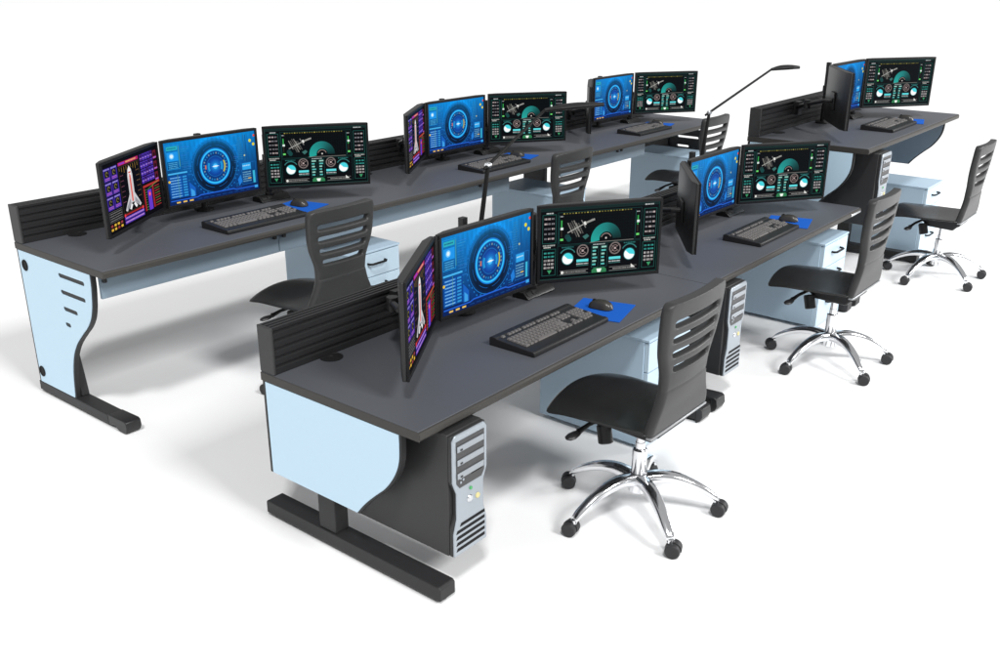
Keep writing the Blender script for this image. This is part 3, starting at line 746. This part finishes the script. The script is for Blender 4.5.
# ------------------------------------------------------------------ computer towers hanging under the front desks
def build_tower(label, loc):
    t = thing('computer_tower', label, 'computer', loc, 0, 'computer towers')
    w, d, h = .165, .50, .428
    obj('case', MB().box(0, w, 0, -d + .018, 0, h), 'tower', t, bevel=.004)
    fy = -d
    obj('front_body', MB().prism([(.004, 0), (w - .004, 0), (w - .004, .10), (w - .020, .15), (w - .020, .225), (w - .002, .27), (w - .002, h - .002), (.002, h - .002), (.002, .27), (.020, .225), (.020, .15), (.004, .10)], fy + .0178, fy + .004, 'y'), 'tower', t, bevel=.002)
    out = [(.003, .001), (w - .003, .001), (w - .003, .085), (w - .018, .135), (w - .018, .225), (w - .001, .268), (w - .001, h - .016), (w - .014, h - .001), (.014, h - .001), (.001, h - .016), (.001, .268), (.018, .225), (.018, .135), (.003, .085)]
    fp = obj('front_panel', MB().prism(out, fy + .0038, fy - .004, 'y'), 'silver', t, bevel=.003)
    obj('drive_bay', MB().prism([(.016, .262), (.030, .243), (w - .030, .243), (w - .016, .262), (w - .016, h - .022), (.016, h - .022)], fy - .0042, fy - .0058, 'y'), 'graphite', fp, bevel=.001)
    for i in range(3):
        z = h - .058 - i * .046
        dr = obj('drive', MB().box(.018, w - .022, fy - .0060, fy - .0100, z, z + .020), 'drive', fp, bevel=.0015)
        obj('eject_button', MB().box(.030, .040, fy - .0102, fy - .0115, z + .004, z + .009), 'plastic', dr)
    for x, z in ((.034, .262), (.046, .268), (.034, .277), (.046, .283)):
        obj('port', MB().lathe([(.0042, 0), (.0042, .0018)], (x, 0, z), 'y', 12), 'silver', fp, loc=(0, fy - .0078, 0))
    for z in (.272, .286): obj('card_slot', MB().box(.085, .135, fy - .0060, fy - .0070, z, z + .005), 'dark', fp)
    obj('status_light', MB().lathe([(.006, 0), (.006, .003)], (w/2, 0, .222), 'y', 16), 'led_green', fp, loc=(0, fy - .0075, 0))
    obj('power_button', MB().lathe([(.010, -.004), (.013, -.001), (.013, 0)], (w/2 - .004, 0, .186), 'y', 24), 'steel', fp, loc=(0, fy - .0042, 0))
    obj('badge', MB().lathe([(.009, -.003), (.010, 0)], (w/2 + .034, 0, .180), 'y', 20), 'yellow', fp, loc=(0, fy - .0042, 0))
    for i in range(5):
        z = .018 + i * .0215; xl = .012 + (.018 if i == 4 else 0)
        obj('vent_slot', MB().prism([(xl, z), (w - .014, z), (w - .014, z + .011), (xl + .006, z + .011)], fy - .0042, fy - .0050, 'y'), 'dark', fp)
    return t
t0 = None
TLAB = {'A1': 'black and silver computer tower hanging under the corner of the nearest desk', 'A2': 'black and silver computer tower half hidden behind the nearest chair back', 'A3': 'black and silver computer tower hanging under the raised far right desk'}
for s in ('A1', 'A2', 'A3'):
    b = BASE[s]; loc = (b[0] + .098 + (.03 if s != 'A1' else 0), b[1] - .277, b[2] - .470)
    if t0 is None: t0 = build_tower(TLAB[s], loc)
    else: t0 = t0; dup(t0, loc, 0, TLAB[s])
# hangers tie the towers to the desk tops
for s, dk in (('A1', dA1), ('A2', dA2), ('A3', dA3)):
    b = BASE[s]; o = .03 if s != 'A1' else 0
    obj('tower_bracket', MB().box(.125 + o, .235 + o, -.35, -.70, b[2] - .0412, b[2] - .0325), 'black_metal', dk, bevel=.002)

# ------------------------------------------------------------------ chairs
def build_chair(label, loc, rz):
    t = thing('swivel_chair', label, 'chair', loc, rz, 'slotted-back swivel chairs')
    # local: +y faces the desk, origin on the floor under the column
    # backrest: grid with four slots, waisted outline
    zs = [.430, .445, .48, .52, .56, .59, .615, .640, .652, .676, .690, .712, .724, .748, .762, .784, .796, .820, .834, .858, .872, .895, .912, .922]
    slots = {8: 1, 9: 0, }
    rows_slot = {(.652, .676), (.712, .724 + .012), }
    def hw(z):
        P = [(.42, .198), (.445, .198), (.475, .188), (.52, .164), (.56, .149), (.59, .145), (.62, .146), (.65, .151), (.69, .166), (.73, .182), (.78, .192), (.84, .196), (.895, .198), (.908, .196), (.920, .186), (.926, .172)]
        for (a, b), (c, d) in zip(P, P[1:]):
            if a <= z <= c: return b + (d - b) * (z - a)/(c - a)
        return P[-1][1]
    def yy(z):   # y (negative = away from the desk); origin depth .962
        P = [(.42, -.130), (.48, -.140), (.56, -.147), (.60, -.147), (.70, -.153), (.80, -.161), (.93, -.172)]
        for (a, b), (c, d) in zip(P, P[1:]):
            if a <= z <= c: return b + (d - b) * (z - a)/(c - a)
        return P[-1][1]
    us = [-1, -.90, -.74, -.66, -.3, 0, .3, .66, .74, .90, 1]
    open_rows = [(.655, .677), (.714, .736), (.773, .795), (.832, .854)]
    zs = [.428, .436, .47, .52, .57, .578, .584, .592, .63, .646]
    for a, b in open_rows: zs += [a, b]
    zs += [.664, .724, .784, .844, .500, .545, .615]
    zs += [.694, .754, .814, .872, .895, .910, .920, .926]
    zs = sorted(zs)
    th = .038
    F = []; V = []
    nu = len(us)
    for side in (0, 1):
        for z in zs:
            for u in us:
                w = hw(z); x = u * w
                y = yy(z) - .018 * (1 - u*u) * (0 if z < .5 else min(1, (z - .5)/.15)) * -1 * -1
                groove = .004 if (side == 1 and z == .584) else 0
                V.append((x, y + (th/2 if side == 0 else -th/2 + groove), z if z < .6 else .6 + (z - .6) * .94))
    N = len(zs) * nu
    solid = [[not (any(a - 1e-6 <= zs[j] and zs[j+1] <= b + 1e-6 for a, b in open_rows) and 2 <= i <= nu - 4) for i in range(nu - 1)] for j in range(len(zs) - 1)]
    idx = lambda side, j, i: side*N + j*nu + i
    for j in range(len(zs) - 1):
        for i in range(nu - 1):
            if not solid[j][i]: continue
            F.append((idx(0,j,i), idx(0,j+1,i), idx(0,j+1,i+1), idx(0,j,i+1)))
            F.append((idx(1,j,i), idx(1,j,i+1), idx(1,j+1,i+1), idx(1,j+1,i)))
            for dj, di, (a, b) in ((-1, 0, ((j,i),(j,i+1))), (1, 0, ((j+1,i+1),(j+1,i))), (0, -1, ((j+1,i),(j,i))), (0, 1, ((j,i+1),(j+1,i+1)))):
                jj, ii = j + dj, i + di
                if 0 <= jj < len(zs) - 1 and 0 <= ii < nu - 1 and solid[jj][ii]: continue
                F.append((idx(0,*a), idx(0,*b), idx(1,*b), idx(1,*a)))
    used = sorted({k for f in F for k in f}); re = {k: n for n, k in enumerate(used)}
    mb = MB(); mb.v = [V[k] for k in used]; mb.f = [tuple(re[k] for k in f) for f in F]
    obj('backrest', mb, 'back', t, subsurf=2)
    # seat: shell, front edge bowed forward, dished
    nu, nv = 9, 9; V = []; F = []
    def seat_pt(u, v):           # v 0 rear .. 1 front
        w = .204 + .028 * v
        x = u * w
        y = -.140 + (.412 + .026 * (1 - u*u)) * v
        z = .437 - .012 * u*u*v*v - .010 * math.sin(PI * v) * (1 - .6*u*u) + .030 * (1 - u*u) * max(0, (v - .55)/.45)**1.3 - .012 * max(0, (v - .8)/.2) * (1 if True else 0)
        return x, y, z
    for side in (0, 1):
        for j in range(nv + 1):
            for i in range(nu + 1):
                u, v = -1 + 2*i/nu, j/nv
                x, y, z = seat_pt(u, v)
                e = 1 - max(abs(u), 0)**6
                tk = .006 + .013 * e * (1 - max(0, (v - .7)/.3)**2)
                V.append((x, y, z - (tk if side else 0)))
    N = (nu + 1)*(nv + 1); idx = lambda s_, j, i: s_*N + j*(nu+1) + i
    for j in range(nv):
        for i in range(nu):
            F.append((idx(0,j,i), idx(0,j,i+1), idx(0,j+1,i+1), idx(0,j+1,i))); F.append((idx(1,j,i), idx(1,j+1,i), idx(1,j+1,i+1), idx(1,j,i+1)))
    for i in range(nu):
        F.append((idx(0,0,i), idx(1,0,i), idx(1,0,i+1), idx(0,0,i+1))); F.append((idx(0,nv,i), idx(0,nv,i+1), idx(1,nv,i+1), idx(1,nv,i)))
    for j in range(nv):
        F.append((idx(0,j,0), idx(0,j+1,0), idx(1,j+1,0), idx(1,j,0))); F.append((idx(0,j,nu), idx(1,j,nu), idx(1,j+1,nu), idx(0,j+1,nu)))
    mb = MB(); mb.v = V; mb.f = F
    st = obj('seat', mb, 'seat', t, subsurf=1)
    obj('rear_trim', MB().box(-.196, .196, -.152, -.128, .4175, .4265), 'pan', st, bevel=.003)
    # mechanism
    me = obj('tilt_mechanism', MB().prism([(-.085, .345), (.070, .352), (.115, .385), (.115, .416), (-.110, .416), (-.110, .375)], -.085, .085), 'plastic', t, bevel=.008)
    obj('tension_knob', MB().lathe([(.020, 0), (.027, .004), (.027, .066), (.022, .072)], (0, 0, 0), 'z', 20), 'plastic', me, loc=(-.115, .075, .305)).rotation_euler = (R(-18), R(12), 0)
    obj('lever', MB().tube([(-.07, .11, .385), (-.14, .135, .372), (-.175, .145, .360), (-.185, .148, .357)], [.008, .008, .010, .013], 10).tube([(-.180, .148, .358), (-.195, .149, .354), (-.218, .152, .351), (-.238, .155, .349), (-.246, .156, .348)], [.008, .017, .021, .016, .006], 12, .45), 'plastic', me)
    obj('rear_bolt', MB().lathe([(.014, -.09), (.014, .09)], (0, -.112, .390), 'x', 16), 'plastic', me)
    # column and star base
    obj('gas_lift', MB().lathe([(.0275, .168), (.0275, .262), (.024, .266), (.018, .267), (.018, .292), (.0155, .293), (.0155, .350)], seg=28), 'chrome', t)
    hub = obj('base_hub', MB().lathe([(.024, .088), (.034, .094), (.036, .150), (.032, .168), (.028, .170)], seg=28), 'chrome', t)
    for k in range(5):
        a = PI/2 + 2*PI*k/5; ca, sa = math.cos(a), math.sin(a)
        path = spline([(.022, .143), (.09, .152), (.16, .140), (.225, .112), (.275, .080), (.296, .062)], 4)
        m = MB(); vs = []; seg = 12
        for i, (r, z) in enumerate(path):
            q = i/(len(path) - 1); hwid = .0285 - .013*q; ht = .024 - .011*q
            for s_ in range(seg):
                th_ = 2*PI*s_/seg; cx = math.cos(th_); cz = math.sin(th_)
                lx = hwid * math.copysign(abs(cx)**.6, cx); lz = ht * math.copysign(abs(cz)**.8, cz)
                if cz < 0: lz *= .9
                vs.append((r*ca - lx*sa, r*sa + lx*ca, z + lz))
        n = len(path); fs = [(i*seg+s_, i*seg+(s_+1) % seg, (i+1)*seg+(s_+1) % seg, (i+1)*seg+s_) for i in range(n-1) for s_ in range(seg)]
        fs += [tuple(range(seg-1, -1, -1)), tuple((n-1)*seg+s_ for s_ in range(seg))]
        m.add(vs, fs)
        obj('base_leg', m, 'chrome', t, ang=60)
        cx_, cy_ = .294*ca, .294*sa
        b = a + [0.6, -1.1, .9, -.5, 2.0][k]; cb, sb = math.cos(b), math.sin(b)
        cst = obj('caster', MB().lathe([(.011, .050), (.011, .064), (.007, .066)], (cx_, cy_, 0), 'z', 14), 'chrome', t)
        ox, oy = cx_ + .012*cb, cy_ + .012*sb
        hood = MB(); pr = [(.0295*math.cos(R(x)), .0275 + .0295*math.sin(R(x))) for x in range(-10, 191, 20)] + [(-.012, .020), (.012, .020)]
        hood.prism(pr, -.006, .006, 'y')
        hood.v = [(ox + v[0]*cb - v[1]*sb, oy + v[0]*sb + v[1]*cb, v[2]) for v in hood.v]
        obj('caster_hood', hood, 'rubber', cst, bevel=.001)
        for sd in (-1, 1):
            wv = MB().lathe([(.022, 0), (.0270, .002), (.0274, .010), (.0266, .018), (.0235, .0205), (.010, .0195)], (0, 0, 0), 'y', 20)
            wv.v = [(v[0], sd*(.0068 + v[1]), v[2] + .0274) for v in wv.v]
            wv.v = [(ox + v[0]*cb - v[1]*sb, oy + v[0]*sb + v[1]*cb, v[2]) for v in wv.v]
            obj('wheel', wv, 'rubber', cst)
    return t
c0 = None
CLAB = {'A1': 'black slotted-back swivel chair on chrome star base at the nearest front desk', 'A2': 'black slotted-back swivel chair on chrome star base at the middle front desk', 'A3': 'black slotted-back swivel chair at far right, beside the raised desk',
        'B1': 'black slotted-back chair at left end of the long rear desk, base hidden', 'B2': 'black slotted-back chair at the middle of the long rear desk', 'B3': 'black slotted-back chair at right end of the long rear desk, behind the lamp'}
COFF = {'A1': 0, 'A2': .045, 'A3': .055, 'B1': .03, 'B2': .03, 'B3': .03}
for s in ('A1', 'A2', 'A3', 'B1', 'B2', 'B3'):
    b = BASE[s]; loc = (b[0] + .918 + COFF[s], b[1] - .962, 0)
    if c0 is None: c0 = build_chair(CLAB[s], loc, 0)
    else: dup(c0, loc, 0, CLAB[s])

# ------------------------------------------------------------------ task lamps clipped to the slat rails
def build_lamp(label, base, joint, elbow, tip):
    t = thing('task_lamp', label, 'lamp', base, 0, 'black jointed task lamps')
    B = Vector(base); j, e, p = Vector(joint) - B, Vector(elbow) - B, Vector(tip) - B
    cl = obj('clamp', MB().box(-.022, .022, -.020, .040, 0, .028), 'lamp', t, bevel=.003)
    obj('pole', MB().tube([(0, 0, .0285), j * .5 + Vector((0, 0, .014)), j], [.0108, .0100, .0085], 12), 'lamp', t)
    hz = obj('hinge', MB().lathe([(.009, -.013), (.011, -.011), (.011, .011), (.009, .013)], tuple(j), 'x', 16), 'steel', t)
    d = (e - j).normalized()
    obj('arm', MB().tube([j - d * .03, j, (j + e)/2, e], [.006, .0068, .0065, .006], 12), 'lamp', t)
    # slim leaf-shaped head
    h = p - e; L = h.length; hd = h.normalized(); sd = hd.cross(Vector((0, 0, 1))).normalized(); up = sd.cross(hd)
    m = MB(); vs = []; n = 14; seg = 12
    for i in range(n + 1):
        v = i / n
        w = .008 + .027 * math.sin(PI * min(1, max(0, (v - .08)/.92))**.8) ; w = w if v < 1 else .004
        k = .008 + .006 * math.sin(PI * v)
        for s_ in range(seg):
            th = 2*PI*s_/seg; vs.append(e + hd*(L*v) + sd*(w*math.cos(th)) + up*(k*math.sin(th) + .006*math.sin(PI*v)))
    fs = [(i*seg+s_, i*seg+(s_+1) % seg, (i+1)*seg+(s_+1) % seg, (i+1)*seg+s_) for i in range(n) for s_ in range(seg)] + [tuple(range(seg-1, -1, -1)), tuple(n*seg+s_ for s_ in range(seg))]
    m.add(vs, fs)
    obj('lamp_head', m, 'lamp_shade', t, ang=60)
    return t
build_lamp('slim black task lamp rising behind the nearest desk, arm crossing a teal gauge screen', (XA1 + 1.09, YA - .050, HA1 + .1695), (XA1 + 1.158, YA - .05, 1.152), (XA1 + 1.56, YA - .035, 1.328), (XA1 + 1.77, YA - .20, 1.345))
build_lamp('slim black task lamp on the middle front desk, arm against the white background', (XA2 + 1.17, YA - .050, HA2 + .1695), (XA2 + 1.2376, YA - .05, 1.161), (XA2 + 1.636, YA - .2132, 1.373), (XA2 + 1.80, YA - .31, 1.378))

# ------------------------------------------------------------------ light: white studio surround and softboxes, plus an added front fill
w = bpy.data.worlds.new('World'); sc.world = w; w.use_nodes = True
bg = w.node_tree.nodes['Background']; bg.inputs[0].default_value = (1, 1, 1, 1); bg.inputs[1].default_value = .41
def softbox(name, loc, target, size, power):
    l = bpy.data.lights.new(name, 'AREA'); l.shape = 'SQUARE'; l.size = size; l.energy = power
    o = bpy.data.objects.new(name, l); COL.objects.link(o); o.location = loc
    d = Vector(target) - Vector(loc); o.rotation_euler = d.to_track_quat('-Z', 'Y').to_euler(); return o
tgt = Vector((2.2, -1.6, 0)); direc = Vector((-.50, -.42, 1.0)).normalized()
softbox('overhead_softbox', tgt + direc * 900, tgt, 110, 4.4e6)
d2 = Vector((-.05, -1.15, 1.0)).normalized()
softbox('front_fill', tgt + d2 * 900, tgt, 200, 5.4e6)  # added low lamp, placed so the front row shades the floor behind
softbox('side_softbox', (6.9, -6.2, 2.4), (4.0, -2.6, .5), 1.6, 170)

# ------------------------------------------------------------------ camera (solved from the photograph)
yaw, pitch, roll = .6761, -.3631, .0029
fw = Vector((math.cos(pitch)*math.cos(yaw), math.cos(pitch)*math.sin(yaw), math.sin(pitch)))
rt = fw.cross(Vector((0, 0, 1))).normalized(); up = rt.cross(fw)
rt2 = rt*math.cos(roll) + up*math.sin(roll); up2 = -rt*math.sin(roll) + up*math.cos(roll)
cam = bpy.data.cameras.new('Camera'); co = bpy.data.objects.new('Camera', cam); COL.objects.link(co)
mw = Matrix((( rt2.x, up2.x, -fw.x, -1.8785), (rt2.y, up2.y, -fw.y, -4.3217), (rt2.z, up2.z, -fw.z, 1.8862), (0, 0, 0, 1)))
co.matrix_world = mw
cam.sensor_width = 36; cam.lens = 953.2272/1000*36; cam.clip_start = .05; cam.clip_end = 2000
sc.camera = co
sc.view_settings.view_transform = 'Standard'; sc.view_settings.look = 'None'; sc.view_settings.exposure = 0; sc.view_settings.gamma = 1
sc.render.engine = 'CYCLES'
sc.cycles.max_bounces = 8; sc.cycles.diffuse_bounces = 4; sc.cycles.glossy_bounces = 4
sc.cycles.use_denoising = True
